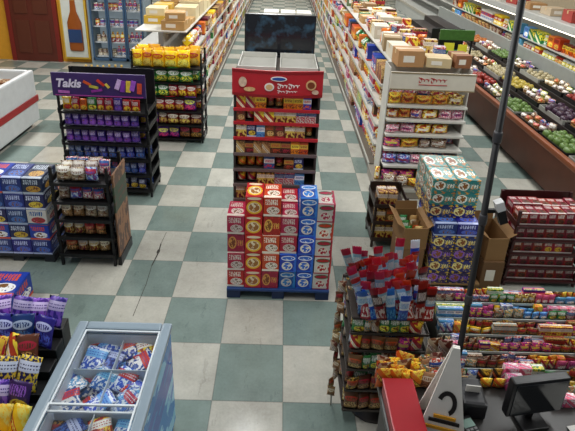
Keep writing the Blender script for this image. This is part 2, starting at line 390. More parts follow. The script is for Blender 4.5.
# island freezer
T=thing('island_freezer','white open-top freezer with red stripe','freezer',(-4.35,6.4,0))
part(T,'body',[(-4.95,-4.87,5.5,7.2,.1,.92),(-3.88,-3.8,5.5,7.2,.1,.92),(-4.87,-3.88,5.5,5.58,.1,.92),(-4.87,-3.88,7.12,7.2,.1,.92),(-4.87,-3.88,5.58,7.12,.1,.6)],mat('#d4d6d6',.35),.03)
part(T,'bumper_stripe',[(-3.8,-3.78,5.48,7.2,.42,.52),(-4.95,-3.78,5.46,5.5,.42,.52)],mat('#a32426',.4),.006)
part(T,'base',[(-4.85,-3.9,5.6,7.1,0,.1)],BLK,.005)
for k in range(4): fill(['box','box'],['white','clear','black','tan','frost'],(-4.82,5.75+k*.35),(-3.92,5.75+k*.35),.6,0,.17,.2,.28,'frozen packs in the island freezer','inside the white island freezer',2)
# ================= GONDOLAS
def gondola(label,x0,x1,y0,y1,H,levels,side,depth=.42):
    xm=(x0+x1)/2
    T=thing('gondola_shelving',label,'store shelving',(xm,(y0+y1)/2,0))
    part(T,'base',[(x0,x1,y0,y1,0,levels[0])],mat('#5f564c',.5),.008)
    part(T,'center_panel',[(xm-.02,xm+.02,y0,y1,levels[0],H)],WHT,.002)
    part(T,'top_deck',[(x0+.12,x1-.12,y0,y1,H,H+.02)],WHT,.003)
    for z in levels[1:]:
        part(T,'shelf',[(x0+.03,xm-.02,y0,y1,z-.025,z)],WHT,.003); part(T,'shelf',[(xm+.02,x1-.03,y0,y1,z-.025,z)],WHT,.003)
    for z in levels:
        xx=(x1-(.03 if z>levels[0] else 0)) if side>0 else x0+(.03 if z>levels[0] else 0)
        part(T,'price_rail',[(xx,xx+.012,y0,y1,z-.03,z+.01) if side>0 else (xx-.012,xx,y0,y1,z-.03,z+.01)],RAIL,.002)
    n=int((y1-y0)/1.2)
    for i in range(n+1):
        yy=y0+(y1-y0)*i/n
        part(T,'upright',[(xm-.035,xm+.035,yy-.015,yy+.015,0,H)],GRY,.002)
    return T
LV=[.14,.43,.71,.99,1.27]
gondola('long white double-sided shelving run beside the chip rack',-2.35,-1.32,7.3,24,1.56,LV,1)
gondola('long white double-sided shelving run stocked with groceries',1.28,2.3,5.95,24,1.56,LV,-1)
def stuff(label,x,y0,y1,levels,side):
    bm=bmesh.new()
    for z in levels:
        y=y0
        while y<y1:
            w=R.uniform(.1,.22); h=R.uniform(.14,.23); box(bm,x-.09,x+.09,y,y+w-.01,z,z+h,R.randrange(10)); y+=w
    o=link('shelf_products',mesh('shelf_products',bm,[mat(PAL[p][0],.45,0,.5,12) for p in ['red','blue','yellow','green','white','brown','orange','white','tan','maroon']]))
    o['kind']='stuff'; o['label']=label; o['category']='groceries'
for z in LV:
    fill(['box','jar','bag','box'],['red','yellow','white','brown','orange','green','tan','blue','maroon','cocoa'],(-1.46,7.4),(-1.46,15.4),z,math.pi/2,.15,.2,.24,'groceries on the shelving facing the aisle','on the long white shelving',3)
    fill(['box','jar','bag','can','box'],['red','yellow','white','brown','orange','green','tan','maroon','cocoa','blue','pink'],(1.42,6.0),(1.42,13.2),z,-math.pi/2,.14,.2,.24,'groceries on the shelving facing the aisle','on the long white shelving',3)
stuff('distant mixed groceries lining the shelving run',-1.46,15.45,23.9,LV,1)
stuff('distant mixed groceries lining the white shelving',1.42,13.25,23.9,LV,-1)
for i in range(34):
    y=7.55+i*.46; 
    for xx in (-2.05,-1.65):
        if R.random()<.88:
            h=R.uniform(.08,.26); c=R.choice(['#b58d56','#a67c4e','#d0a83a','#c6b48e','#8e6a42','#b8a58a','#d8c9a0'])
            carton(xx,y,1.58,.36,.4,h,R.uniform(-.05,.05),c,label='closed cardboard carton stored on top of shelving',group='cartons on top of the shelving')
            if i<14 and R.random()<.5: carton(xx,y,1.582+h,.3,.34,.12,R.uniform(-.2,.2),R.choice(['#b58d56','#e0cfa0','#c8a23c']),label='small cardboard carton stacked on another carton',group='cartons on top of the shelving')
for i in range(30):
    y=6.25+i*.42
    for xx in(1.55,1.8,2.06):
        q=R.random()
        if q<.3:
            h=R.uniform(.08,.24); c=R.choice(['#b58d56','#8e6a42','#d0c8b4','#9c8460','#5a6a44'])
            carton(xx,y,1.58,.23,.34,h,R.uniform(-.15,.15),c,label='cardboard carton stored on top of white shelving',group='cartons on top of the shelving')
        elif q<.9:
            for dy in(-.13,.02): 
                place(R.choice(['snackbox','snackbox','snackbox','chip']),R.choice(['red','yellow','white','cocoa','green','orange','tan','maroon','black']),(xx,y+dy,1.58),R.uniform(-.2,.2),(R.uniform(.13,.2),.12,R.uniform(.12,.24)),'goods on top of the shelving','stored on top of the white shelving')
# ================= END CAP
T=thing('endcap_shelving','white end-of-aisle shelving with a printed header','store shelving',(1.83,5.65,0))
part(T,'base',[(1.25,2.35,5.26,5.92,0,.14)],mat('#8a8276',.5),.01)
part(T,'back_panel',[(1.34,2.32,5.88,5.92,.14,1.6)],WHT,.003)
EL=((.14,5.26),(.38,5.42),(.58,5.48),(.77,5.5),(.96,5.52),(1.14,5.54))
for z,yf in EL[1:]:
    part(T,'shelf',[(1.34,2.32,yf,5.88,z-.02,z)],WHT,.003)
    part(T,'price_rail',[(1.34,2.32,yf-.012,yf,z-.025,z+.005)],mat('#cfcdc4',.4),.003)
part(T,'price_rail',[(1.25,2.35,5.248,5.26,.1,.15)],RAIL,.003)
part(T,'side_panel',[(1.33,1.345,5.6,5.9,.14,1.6)],WHT,.003); part(T,'side_panel',[(2.315,2.33,5.6,5.9,.14,1.6)],WHT,.003)
part(T,'header_sign',[(1.32,2.34,5.48,5.51,1.36,1.58)],mat('#d2ccbc',.5),.006)
part(T,'header_border',[(1.32,2.34,5.474,5.48,1.36,1.375),(1.32,2.34,5.474,5.48,1.565,1.58)],mat('#8a7a5a',.5),0)
bm=bmesh.new(); script_line(bm,-.18,.16,-.174,1.49,.02,7,.0055); 
bpart(T,'printed_lettering',bm,mat('#b0262a',.5))
part(T,'printed_underline',[(1.66,2.0,5.474,5.48,1.43,1.438)],mat('#b0262a',.5),0)
for z,yf in EL:
    for q,yy in enumerate((.09,.23)):
        fill(['bread'],['pink','red','white','purple','orange','maroon','pink','white','frost','clear'],(1.34,yf+yy),(2.34,yf+yy),z,0,.2,.14,.165,'packaged bakery goods on the endcap','on the white endcap shelf',2,-.012,0,hv=.3,wv=.25,rj=.25)
fill(['bread'],['pink','red','white','purple'],(1.26,5.5),(1.34,5.5),.14,0,.08,.14,.2,'packaged bakery goods on the endcap','on the white endcap shelf')
carton(1.56,5.74,1.61,.32,.28,.2,.05,'#b08456',label='brown cardboard carton on top of the endcap')
carton(1.92,5.74,1.61,.3,.26,.12,-.1,'#c9b48a',label='low cardboard carton on top of the endcap')
carton(2.2,5.76,1.61,.2,.26,.16,.1,'#8a5a3a',label='small brown carton on top of the endcap')
T=rack('wire_display_rack','black display rack with green header and snack bags',2.42,2.95,7.3,7.7,1.72,[.2,.46,.72,.98,1.24],BLK,'panel')
part(T,'header_sign',[(2.42,2.95,7.26,7.29,1.62,1.78)],mat('#3f6a28',.4,0,.4,20),.005)
part(T,'starburst_card',[(2.5,2.66,7.25,7.26,1.46,1.58),(2.72,2.86,7.25,7.26,1.44,1.56)],mat('#e8e23a',.4),.004)
for z in[.2,.46,.72,.98,1.24]: fill(['chip'],['green','yellow','purple','red','orange','green'],(2.45,7.42),(2.93,7.42),z,0,.15,.1,.24,'chip bags on the green-topped rack','on the green-topped black rack',2,.002,0)
# ================= CENTER DISPLAY
X0,X1,YF=-.4,.37,4.0
T=thing('promotional_shelf_display','tall red-trimmed shelf display with curved header','display shelf',(-.015,4.4,0))
DK=mat('#2a2420',.5)
part(T,'base',[(X0,X1,YF,4.8,0,.14)],DK,.006)
part(T,'side_panel',[(X0,X0+.02,YF+.03,4.8,.14,1.9)],mat('#3c3430',.5),.003); part(T,'side_panel',[(X1-.02,X1,YF+.03,4.8,.14,1.9)],mat('#3c3430',.5),.003)
part(T,'back_panel',[(X0+.02,X1-.02,4.42,4.45,.14,1.88)],DK,.003)
part(T,'top_deck',[(X0,X1,YF+.05,4.8,1.88,1.9)],mat('#4b453f',.5),.003)
CL=[.3,.5,.68,.84,1.0,1.16,1.32,1.47,1.6]
REDM=mat('#b8222c',.4)
for z in CL:
    part(T,'shelf',[(X0+.02,X1-.02,YF+.02,4.42,z-.015,z)],mat('#3a342f',.5),.002)
    part(T,'price_rail',[(X0,X1,YF,YF+.015,z-.022,z+.008)],mat('#6a5a58',.4) if z<1.3 else REDM,.003)
bm=bmesh.new(); n=16
def yc(t): return -.40-.05*(1-(2*t-1)**2)
for i in range(n):
    a,b=i/n,(i+1)/n; xa,xb=-.395+.79*a,-.395+.79*b
    for s0,s1,z0,z1,mi in((0,.015,1.73,1.97,0),(-.004,.0,1.73,1.755,1),(-.004,0,1.945,1.97,1)):
        vs=[bm.verts.new(p) for p in((xa,yc(a)+s0,z0),(xb,yc(b)+s0,z0),(xb,yc(b)+s0,z1),(xa,yc(a)+s0,z1),(xa,yc(a)+s1,z0),(xb,yc(b)+s1,z0),(xb,yc(b)+s1,z1),(xa,yc(a)+s1,z1))]
        for q in((0,1,2,3),(4,7,6,5),(3,2,6,7),(0,4,5,1)): bm.faces.new([vs[k] for k in q]).material_index=mi
bpart(T,'header_sign',bm,[REDM,mat('#8c161c',.4)])
yfn=lambda x: yc(min(1,max(0,(x+.395)/.79)))-.0095
bm=bmesh.new()
for cx,cz,rx,rz,mi,dy in((.01,1.905,.07,.022,0,0),(.01,1.905,.058,.014,4,.002),(-.07,1.83,.042,.036,0,0),(-.07,1.83,.03,.024,1,.004),(.29,1.85,.045,.045,1,0),(.29,1.85,.032,.03,2,.004),(-.3,1.86,.035,.045,3,0),(-.24,1.8,.05,.02,1,0),(.33,1.785,.03,.02,3,0)):
    disc(bm,cx,yfn(cx)-dy,cz,rx,rz,mi)
bpart(T,'printed_emblem',bm,[mat('#efe6e2',.4),mat('#e8b07c',.4,0,.5,40),mat('#7a3a1c',.4),mat('#e0b8a0',.4,0,.5,40),mat('#2a4f9a',.4)])
bm=bmesh.new(); script_line(bm,-.0,.19,0,1.84,.014,6,.0045,0,yfn); script_line(bm,-.0,.17,0,1.79,.008,7,.003,0,yfn)
bpart(T,'printed_lettering',bm,mat('#efe6e2',.4))
for z in CL:
    hh=.155 if z<.7 else .13
    fill(['snackbox','snackbox','bag'],['brown','blue','red','tan','maroon','white','orange','cocoa','sky','cocoa','navy'],(X0+.025,YF+.1),(X1-.025,YF+.1),z,0,.085,.15,hh,'boxed snacks on the red-trimmed display','on the red-trimmed display shelf',2,.002,0)
for xx in(-.205,.17):
    Tt=thing('storage_tray','shallow white plastic tray on the display top','tray',(xx,4.38,1.902))
    part(Tt,'tray_base',[(-.17,.17,-.27,.27,0,.008)],mat('#a9a79f',.4),.002,local=True)
    part(Tt,'tray_wall',[(-.17,-.16,-.27,.27,.008,.06),(.16,.17,-.27,.27,.008,.06),(-.16,.16,-.27,-.26,.008,.06),(-.16,.16,.26,.27,.008,.06)],mat('#c4c2ba',.4),.002,local=True)
T=thing('flat_screen','dark widescreen television with glossy panel','television',(-.0,4.74,1.902))
part(T,'bezel',[(-.36,.34,-.02,.02,.03,.42)],mat('#121214',.3),.006,local=True)
def screen_mat():
    m,nt,b=base_mat('dark_screen'); N=nt.nodes; L=nt.links
    tc=N.new('ShaderNodeTexCoord'); n=N.new('ShaderNodeTexNoise'); n.inputs['Scale'].default_value=9; n.inputs['Detail'].default_value=6; L.new(tc.outputs['Object'],n.inputs['Vector'])
    r=N.new('ShaderNodeValToRGB'); r.color_ramp.elements[0].position=.52; r.color_ramp.elements[0].color=lin('#14171c'); r.color_ramp.elements[1].position=.85; r.color_ramp.elements[1].color=lin('#3a5a70')
    L.new(n.outputs['Fac'],r.inputs[0]); L.new(r.outputs[0],b.inputs['Base Color']); b.inputs['Roughness'].default_value=.15
    L.new(r.outputs[0],b.inputs['Emission Color']); b.inputs['Emission Strength'].default_value=.3; return m
part(T,'screen',[(-.345,.325,-.023,-.02,.045,.405)],screen_mat(),0,local=True)
part(T,'stand',[(-.14,.12,-.05,.05,0,.012),(-.03,.01,-.015,.015,.012,.04)],BLK,.003,local=True)
T=rack('shelf_display','white shelf display carrying cartons in the aisle',-.4,.6,9.0,9.6,1.5,[.15,.5,.85,1.2],WHT,'panel')
part(T,'top_deck',[(-.4,.6,9.0,9.6,1.5,1.52)],WHT,.003)
for xx in(-.2,.12,.42): carton(xx,9.3,1.522,.28,.4,.12,0,'#c6c3bb',label='white carton on top of the aisle display',group='white cartons on the aisle display')
# cookie pallet
T=thing('pallet','blue plastic display pallet under cookie cartons','pallet',(.055,3.72,0))
BP=mat('#1d3f78',.5)
part(T,'deck',[(-.4,.51,3.44,3.98,.085,.11)],BP,.006)
for a,b in((-.4,-.28),(-.0,.11),(.39,.51)): part(T,'runner',[(a,b,3.45,3.97,0,.085)],mat('#142a52',.6),.006)
PAL['cookie_red']=('#c01a22','#e8ddd0','#ece0d0'); PAL['cookie_gold']=('#c41c22','#f0c030','#f2e2c0'); PAL['cookie_blue']=('#1f4da8','#2f7ad0','#e4ecf4'); PAL['cookie_white']=('#d8d4cc','#b81c24','#3a6a4a')
PAL['cookie_tan']=('#a81a1e','#c8282a','#e8b050')
LB={'cookie_red':'red and white','cookie_blue':'blue and white','cookie_white':'white and red','cookie_gold':'red and gold','cookie_tan':'dark red and tan'}
w=.146; hh=.186
colz=[['cookie_red','cookie_red','cookie_tan','cookie_red','cookie_red'],['cookie_gold','cookie_gold','cookie_gold','cookie_gold','cookie_gold'],['cookie_tan','cookie_red','cookie_red','cookie_tan','cookie_red'],['cookie_blue','cookie_blue','cookie_red','cookie_red','cookie_gold'],['cookie_blue']*5,['cookie_white']*5]
for row in range(2):
    for c in range(6):
        nn=[4,5,5,4,5,5][c] if row==0 else [3,4,4,4,4,4][c]
        for k in range(nn):
            h2=hh*(1 if c!=5 else .95)
            o=place('cookie',colz[c][k],(-.322+c*(w+.005)+R.uniform(-.002,.002),3.575+row*.25+R.uniform(-.008,.008),.11+k*h2),R.uniform(-.02,.02),(w,.232,h2-.002),'cookie cartons on the blue pallet','x')
            o['label']=f"{LB[colz[c][k]]} cookie carton stacked on the blue pallet"
# ================= LEFT SIDE
PX0,PX1,PY0,PY1=-2.48,-1.48,5.1,5.5
L5=[.08,.28,.48,.68,.88,1.07]
T=rack('branded_snack_rack','black snack rack with purple header sign',PX0,PX1,PY0,PY1,1.5,L5,BLK,'panel',.015)
part(T,'header_sign',[(PX0-.01,PX1+.01,PY0-.05,PY0-.02,1.28,1.55)],mat('#38215c',.4,0,.45,6),.006,label='purple printed header sign')
text(T,'sign_lettering','Takis',(-.33,PY0-.058-T.location.y,1.43),.13,mat('#dcd4e8',.4),bold=.004,shear=.25)
k=0
for dx,zz,rz,cc,L_ in((-.12,1.44,.5,'#c8501c',.09),(-.05,1.4,.2,'#b8b040',.1),(.03,1.45,.7,'#c8301c',.1),(-.02,1.36,-.2,'#8a2a90',.12),(.1,1.42,.9,'#d8c050',.06),(-.38,1.335,.05,'#b060b0',.12),(.22,1.44,-1.2,'#c8a8e0',.12),(.27,1.42,-1.4,'#7a30a0',.13),(.33,1.42,-1.5,'#d8b840',.13),(.38,1.43,-1.3,'#9a50c0',.12),(.45,1.4,-1.5,'#c84a2a',.12)):
    bm=bmesh.new(); obox(bm,(dx,-.256-.001*k,zz),L_,.008,.028 if dx<.15 else .05,ry=rz); k+=1; bpart(T,'printed_picture',bm,mat(cc,.5,0,.5,30))
part(T,'sign_stripe',[(PX0+.02,PX1-.02,PY0-.056,PY0-.05,1.29,1.3)],mat('#a03a8c',.4),0)
for i,z in enumerate(L5[:5]):
    for yy in(.07,.2): fill(['tort'],[['indigo','navy','indigo'],['indigo','indigo','blue'],['violet','indigo','indigo'],['violet','plum','violet'],['plum','violet','violet']][i],(PX0+.02,PY0+yy),(PX1-.02,PY0+yy),z,0,.11,.09,.195,'snack bags on the purple-topped rack','on the purple-topped rack',4,-.008,0,rj=.15)
fill(['tort'],['green','yellow','red','violet','orange','violet'],(PX0+.03,PY0+.06),(PX1-.03,PY0+.06),1.072,0,.1,.07,.18,'snack bags on the purple-topped rack','under the purple header',2,-.004,0)
T=rack('bottle_rack','low black rack holding dark bottles',-3.05,-2.25,6.9,7.3,.95,[.15,.5,.8],BLK,'wire')
for z in(.5,.8):
    for yy in(7.0,7.14): fill(['bottle'],['black','maroon','navy'],(-3.0,yy),(-2.3,yy),z,0,.09,.09,.27,'dark bottles on the low rack','on the low black rack',4)
CX0,CX1,CY0,CY1=-2.13,-1.12,6.7,7.1
L6=[.06,.28,.5,.72,.94,1.16]
rack('chip_rack','black wire rack filled with chip bags',CX0,CX1,CY0,CY1,1.4,L6,BLK,'wire',.01)
for i,z in enumerate(L6):
    pp=[['maroon','cocoa','purple'],['red','maroon','purple'],['red','purple','red'],['green','brown','red'],['green','amber','green'],['amber','amber','amber']][i]
    for yy in (.07,.19,.31): fill(['chip'],pp,(CX0,CY0+yy),(CX1,CY0+yy),z,0,.175,.12,.24+(.05 if i==5 else 0),'chip bags on the black wire rack','on the black wire rack',3,-.02,0,rj=.15)
L4=[.12,.31,.5,.69,.88]
rack('wire_display_rack','small black rack holding bagged nuts',-2.02,-1.5,3.82,4.2,1.05,L4,BLK,'wire',.02)
for i,z in enumerate(L4):
    for yy in(.08,.2,.3): fill(['nut'],['clear','clear','white','clear','frost','tan'] if i>1 else ['brown','clear','tan','maroon'],(-1.99,3.82+yy),(-1.53,3.82+yy),z,0,.12,.1,.165,'bagged nuts on the small black rack','on the small black rack',2,-.006,0,rj=.2)
T=thing('side_display_board','narrow brown printed strip hanging beside the rack','display board',(-1.46,4.0,0))
part(T,'board',[(-1.475,-1.46,3.84,4.18,.1,.98)],print_mat('side_strip','#4a2a20','#8a5a40','#2a3a24',3,.5,2.2),.003)
part(T,'foot',[(-1.485,-1.45,3.84,4.18,0,.1)],BLK,.003)
T=thing('pallet','dark plastic pallet under blue product cases','pallet',(-2.45,4.15,0))
part(T,'deck',[(-2.85,-2.1,3.85,4.45,.06,.09)],mat('#20242c',.6),.006)
part(T,'runner',[(-2.85,-2.75,3.86,4.44,0,.06),(-2.5,-2.4,3.86,4.44,0,.06),(-2.2,-2.1,3.86,4.44,0,.06)],mat('#20242c',.6),.004)
for k in range(5):
    for r in range(2):
        if r==1 and k>2: continue
        for c in range(4):
            place('case',R.choice(['indigo','blue','navy','indigo']) if k!=2 or c!=3 else 'white',(-2.76+c*.185,4.0+r*.3,.09+k*.165),0,(.18,.29,.163),'blue product cases on the dark pallet','stacked on the dark pallet')
place('case','blue',(-2.24,3.3,0),0,(.26,.3,.22),'blue cases on the floor','standing on the floor')
# left front candy rack
T=rack('candy_rack','tiered rack of bagged candy beside the freezer',-1.82,-1.19,1.4,2.28,.4,[.08,.22],BLK,'none')
part(T,'tier',[(-1.81,-1.2,1.41+i*.094,1.41+(i+1)*.094-.003,.36,.45+i*.055) for i in range(9)],BLK,.003)
for i in range(9):
    fill(['sweet'],[['maroon','orange','indigo'],['red','maroon','plum'],['navy','indigo','red'],['red','violet','amber'],['amber','plum','violet'],['navy','red','violet'],['red','amber','brown'],['violet','indigo','violet'],['indigo','red','violet']][i],(-1.8,1.425+i*.094),(-1.2,1.425+i*.094),.455+i*.055,0,.115,.05,.19,'candy bags on the tiered rack','on the tiered rack',2,-.025,0,tilt=-.5,rj=.3,wv=.25)
# chest freezer
FX0,FX1,FY0,FY1=-1.14,-.6,1.1,2.27
T=thing('ice_cream_freezer','blue chest freezer with glass lids full of ice cream','freezer',((FX0+FX1)/2,(FY0+FY1)/2,0))
FS=print_mat('freezer_wrap','#1478c8','#8acdf0','#1450b0',3,.25,.6)
part(T,'body',[(FX0,FX0+.05,FY0,FY1,.06,.81),(FX1-.05,FX1,FY0,FY1,.06,.81),(FX0+.05,FX1-.05,FY0,FY0+.05,.06,.81),(FX0+.05,FX1-.05,FY1-.05,FY1,.06,.81)],FS,.012)
part(T,'liner',[(FX0+.05,FX1-.05,FY0+.05,FY1-.05,.06,.55)],mat('#c9d2d6',.4),.004)
part(T,'base',[(FX0+.03,FX1-.03,FY0+.03,FY1-.03,0,.06)],BLK,.003)
part(T,'rim',[(FX0-.008,FX0+.05,FY0,FY1+.008,.81,.85),(FX1-.05,FX1+.008,FY0,FY1+.008,.81,.85),(FX0+.05,FX1-.05,FY1-.05,FY1+.008,.81,.85),(FX0+.05,FX1-.05,FY0,FY0+.05,.81,.85)],mat('#8494a0',.3),.012)
m,nt,b=base_mat('clear_glass'); nt.nodes.remove(b); tr=nt.nodes.new('ShaderNodeBsdfTransparent'); gl=nt.nodes.new('ShaderNodeBsdfGlossy'); gl.inputs['Roughness'].default_value=.08
mx=nt.nodes.new('ShaderNodeMixShader'); mx.inputs[0].default_value=.07
nt.links.new(tr.outputs[0],mx.inputs[1]); nt.links.new(gl.outputs[0],mx.inputs[2]); nt.links.new(mx.outputs[0],nt.nodes['Material Output'].inputs[0]); GLASS=m
ym=1.72
for a,b,zz in((FY0+.05,ym+.02,.846),(ym-.02,FY1-.05,.834)):
    o=part(T,'lid',[(FX0+.06,FX1-.06,a+.01,b-.01,zz,zz+.004)],GLASS,0,label='clear sliding glass lid')
    part(T,'lid_frame',[(FX0+.05,FX0+.06,a,b,zz-.003,zz+.008),(FX1-.06,FX1-.05,a,b,zz-.003,zz+.008),(FX0+.06,FX1-.06,a,a+.01,zz-.003,zz+.008),(FX0+.06,FX1-.06,b-.01,b,zz-.003,zz+.008)],mat('#d8e0e4',.3),.002)
part(T,'inner_lining',[(FX0+.05,FX0+.056,FY0+.05,FY1-.05,.55,.81),(FX1-.056,FX1-.05,FY0+.05,FY1-.05,.55,.81),(FX0+.056,FX1-.056,FY1-.056,FY1-.05,.55,.81)],mat('#c0ccd4',.3),0)
bs=[]
for yy in(1.45,1.75,2.0): bs.append((FX0+.06,FX1-.06,yy-.002,yy+.002,.56,.78))
bs.append((-.872,-.868,FY0+.06,FY1-.06,.56,.775))
part(T,'basket_divider',bs,mat('#b8c8d0',.3),.001)
for (xa,xb) in((-1.08,-.885),(-.855,-.66)):
    for (ya,yb) in((1.2,1.44),(1.46,1.74),(1.76,1.99),(2.01,2.2)):
        pal=R.sample(['icy','frost','icy','indigo','blue','sky','icy','red','cocoa','frost'],3)
        for lay in range(3):
            for j in range(2):
                for q in range(2):
                    x=xa+.05+j*.095+R.uniform(-.015,.015); y=ya+.03+q*(yb-ya)*.48+R.uniform(0,.02)
                    o=place('ice',R.choice(pal),(x,y,.61+lay*.05),0,(R.uniform(.1,.14),.035,R.uniform(.12,.15)),'ice cream packs in the chest freezer','inside the glass-topped freezer')
                    o.rotation_euler=(-1.2+R.uniform(-.25,.1),R.uniform(-.15,.15),R.uniform(-1.0,1.0))
# ================= RIGHT: cartons, soda
T=thing('pallet','low wooden pallet under stacked cases','pallet',(1.66,3.92,0))
part(T,'deck',[(1.4,1.94,3.64,4.24,.05,.07)],mat('#8a6a42',.7),.004); part(T,'runner',[(1.4,1.48,3.65,4.23,0,.05),(1.86,1.94,3.65,4.23,0,.05)],mat('#7a5c38',.7),.004)
for k in range(5):
    for r in range(2):
        for c in range(2): place('case',['plum','royal','plum','royal','indigo'][k],(1.53+c*.205,3.77+r*.26,.07+k*.13),R.uniform(-.015,.015),(.2,.255,.128),'printed cases stacked beside the endcap','in the stack on the wooden pallet')
for k in range(3):
    for r in range(2):
        for c in range(2):
            place('case',['royal','teal','teal'][k],(1.49+c*.212,3.86+r*.25,.72+k*.13),R.uniform(-.02,.02),(.208,.245,.128),'teal cases stacked beside the endcap','on top of the stacked cases')
carton(1.27,3.83,0,.22,.34,.42,0,'#7c5a38',label='brown cardboard carton under an open carton')
carton(1.27,3.83,.422,.22,.34,.22,.05,'#8a673e',True)
for k,(dx,dy) in enumerate(((-.05,-.09),(.05,-.09),(-.05,0),(.05,0),(-.05,.09),(.05,.09))): place('bag',['green','tan','green','brown','green','tan'][k],(1.27+dx,3.83+dy,.43),.05,(.08,.07,.19),'bags in the open carton','inside the open cardboard carton')
T=rack('wooden_display_rack','dark low rack of brown snack boxes',1.02,1.36,4.25,4.6,.6,[.1,.3,.5],mat('#2c1c14',.5),'panel')
for z in(.1,.3,.5): fill(['snackbox'],['cocoa','maroon','brown'],(1.05,4.35),(1.33,4.35),z,0,.1,.15,.16,'snack boxes on the low dark rack','on the low dark rack',2)
carton(2.05,3.85,0,.2,.36,.3,0,'#6a4c2e',label='brown cardboard carton beside soda rack'); carton(2.05,3.86,.302,.19,.34,.24,.04,'#8a673e',True,label='open brown carton on another carton')
T=rack('soda_rack','dark metal rack loaded with red soda multipacks',2.2,2.9,3.72,4.12,.82,[.06,.21,.36,.51,.66],mat('#3a1012',.4),'panel',.01)
for z in(.06,.21,.36,.51,.66):
    for yy in (.1,.25): fill(['soda'],['crimson','crimson','crimson','red','crimson'],(2.23,3.72+yy),(2.88,3.72+yy),z,0,.085,.14,.135,'soda multipacks on the dark rack','on the dark metal rack',3,.003,0)
# pole
T=thing('pole','slim black pole rising beside the checkout rack','pole',(1.1,2.07,0)); T.rotation_euler=(0,-.03,0)
bm=bmesh.new(); lathe(bm,[(.04,0,0),(.04,.015,0),(.016,.03,0),(.016,4.2,0)],14); bpart(T,'pole_shaft',bm,BLK)
for z in(1.25,1.75,2.2):
    bm=bmesh.new(); lathe(bm,[(.018,z,0),(.021,z+.01,0),(.021,z+.05,0),(.018,z+.06,0)],14); bpart(T,'collar',bm,mat('#3a3a3e',.4))
part(T,'bracket',[(.012,.06,-.01,.01,1.82,1.84)],BLK,.003,local=True)
T2=thing('handset','small white and black handset clipped to the pole','handset',(1.11,2.04,1.83))
bm=bmesh.new(); obox(bm,(0.01,0,-.01),.04,.03,.08,ry=-.4); bpart(T2,'grip',bm,BLK); bm=bmesh.new(); obox(bm,(-.012,0,.05),.04,.04,.05,ry=-.4); bpart(T2,'head',bm,mat('#e8e9e9',.3))
# wire rack with long bags
T=thing('snack_spinner_rack','wire snack rack crowded with hanging bags','display rack',(.74,2.5,0))
WR=mat('#4e4844',.4,.6)
bm=bmesh.new(); lathe(bm,[(.2,0,0),(.2,.02,0),(.02,.04,0),(.02,1.0,0)],16); bpart(T,'center_pole',bm,WR)
SL=[.12,.3,.48,.64,.78,.9]
for z in SL:
    part(T,'basket',[(-.24,.24,-.2,.2,z-.008,z),(-.24,.24,-.206,-.2,z,z+.015),(-.24,.24,.2,.206,z,z+.015),(-.246,-.24,-.2,.2,z,z+.015),(.24,.246,-.2,.2,z,z+.015)],WR,.001,local=True)
for i,z in enumerate(SL[:5]):
    for yy in(-.18,-.13,.08,.16): fill(['bag','sweet'],[['brown','cocoa','tan','maroon'],['green','brown','red','cocoa'],['white','green','brown','clear'],['red','clear','green','brown','purple','frost'],['red','clear','green','teal','maroon']][i],(.5,2.5+yy),(.98,2.5+yy),z,0,.085,.055,.16,'snack bags in the wire rack','in the wire snack rack',1,-.016,0,tilt=.08,hv=.25,wv=.3,rj=.3)
for r,yy in enumerate((-.21,-.17,-.12,-.07,-.02,.04,.1,.16)):
    for c in range(8):
        o=place('stick',R.choice(['striped','striped','striped','frost','crimson','striped','icy']),(.565+c*.056+R.uniform(-.015,.015),2.5+yy,.905),0,(.062,.014,R.uniform(.25,.34)),'long snack bags on top of the wire rack','standing in the top basket')
        o.rotation_euler=(R.uniform(-.05,.4),-.18+R.uniform(-.22,.2),R.uniform(-.3,.3))
T=thing('peg_rack','narrow wire peg rack with hanging candy','display rack',(1.0,2.22,0))
part(T,'frame',[(-.035,-.025,-.08,-.07,0,.95),(.0,.01,-.08,-.07,0,.95),(-.035,.01,-.08,.1,0,.01)],WR,.001,local=True)
for k in range(6):
    part(T,'peg',[(-.035,.01,-.07,-.068,.3+k*.125,.303+k*.125)],WR,0,local=True)
    for j in range(2): place('sweet',['clear','orange','green','teal','orange','clear'][(k+j)%6],(.945+j*.06,2.125-j*.012,.2+k*.125),R.uniform(-.2,.2),(.085,.03,.12),'candy bags hanging on the peg rack','hanging on the narrow peg rack')
T=thing('clip_strip','hanging plastic strip of small snack packs','clip strip',(.44,2.42,0))
part(T,'strip',[(-.006,.006,.012,.015,.0,1.12)],mat('#c9c2b4',.4),0,local=True); part(T,'hook',[(-.004,.07,.008,.016,1.1,1.12)],WR,0,local=True)
for k in range(12): place('candy',['tan','brown','clear'][k%3],(.44+R.uniform(-.02,.02),2.41,.12+k*.08),R.uniform(-.9,.9),(.055,.03,.09),'small packs on the hanging strip','hanging on the plastic strip')
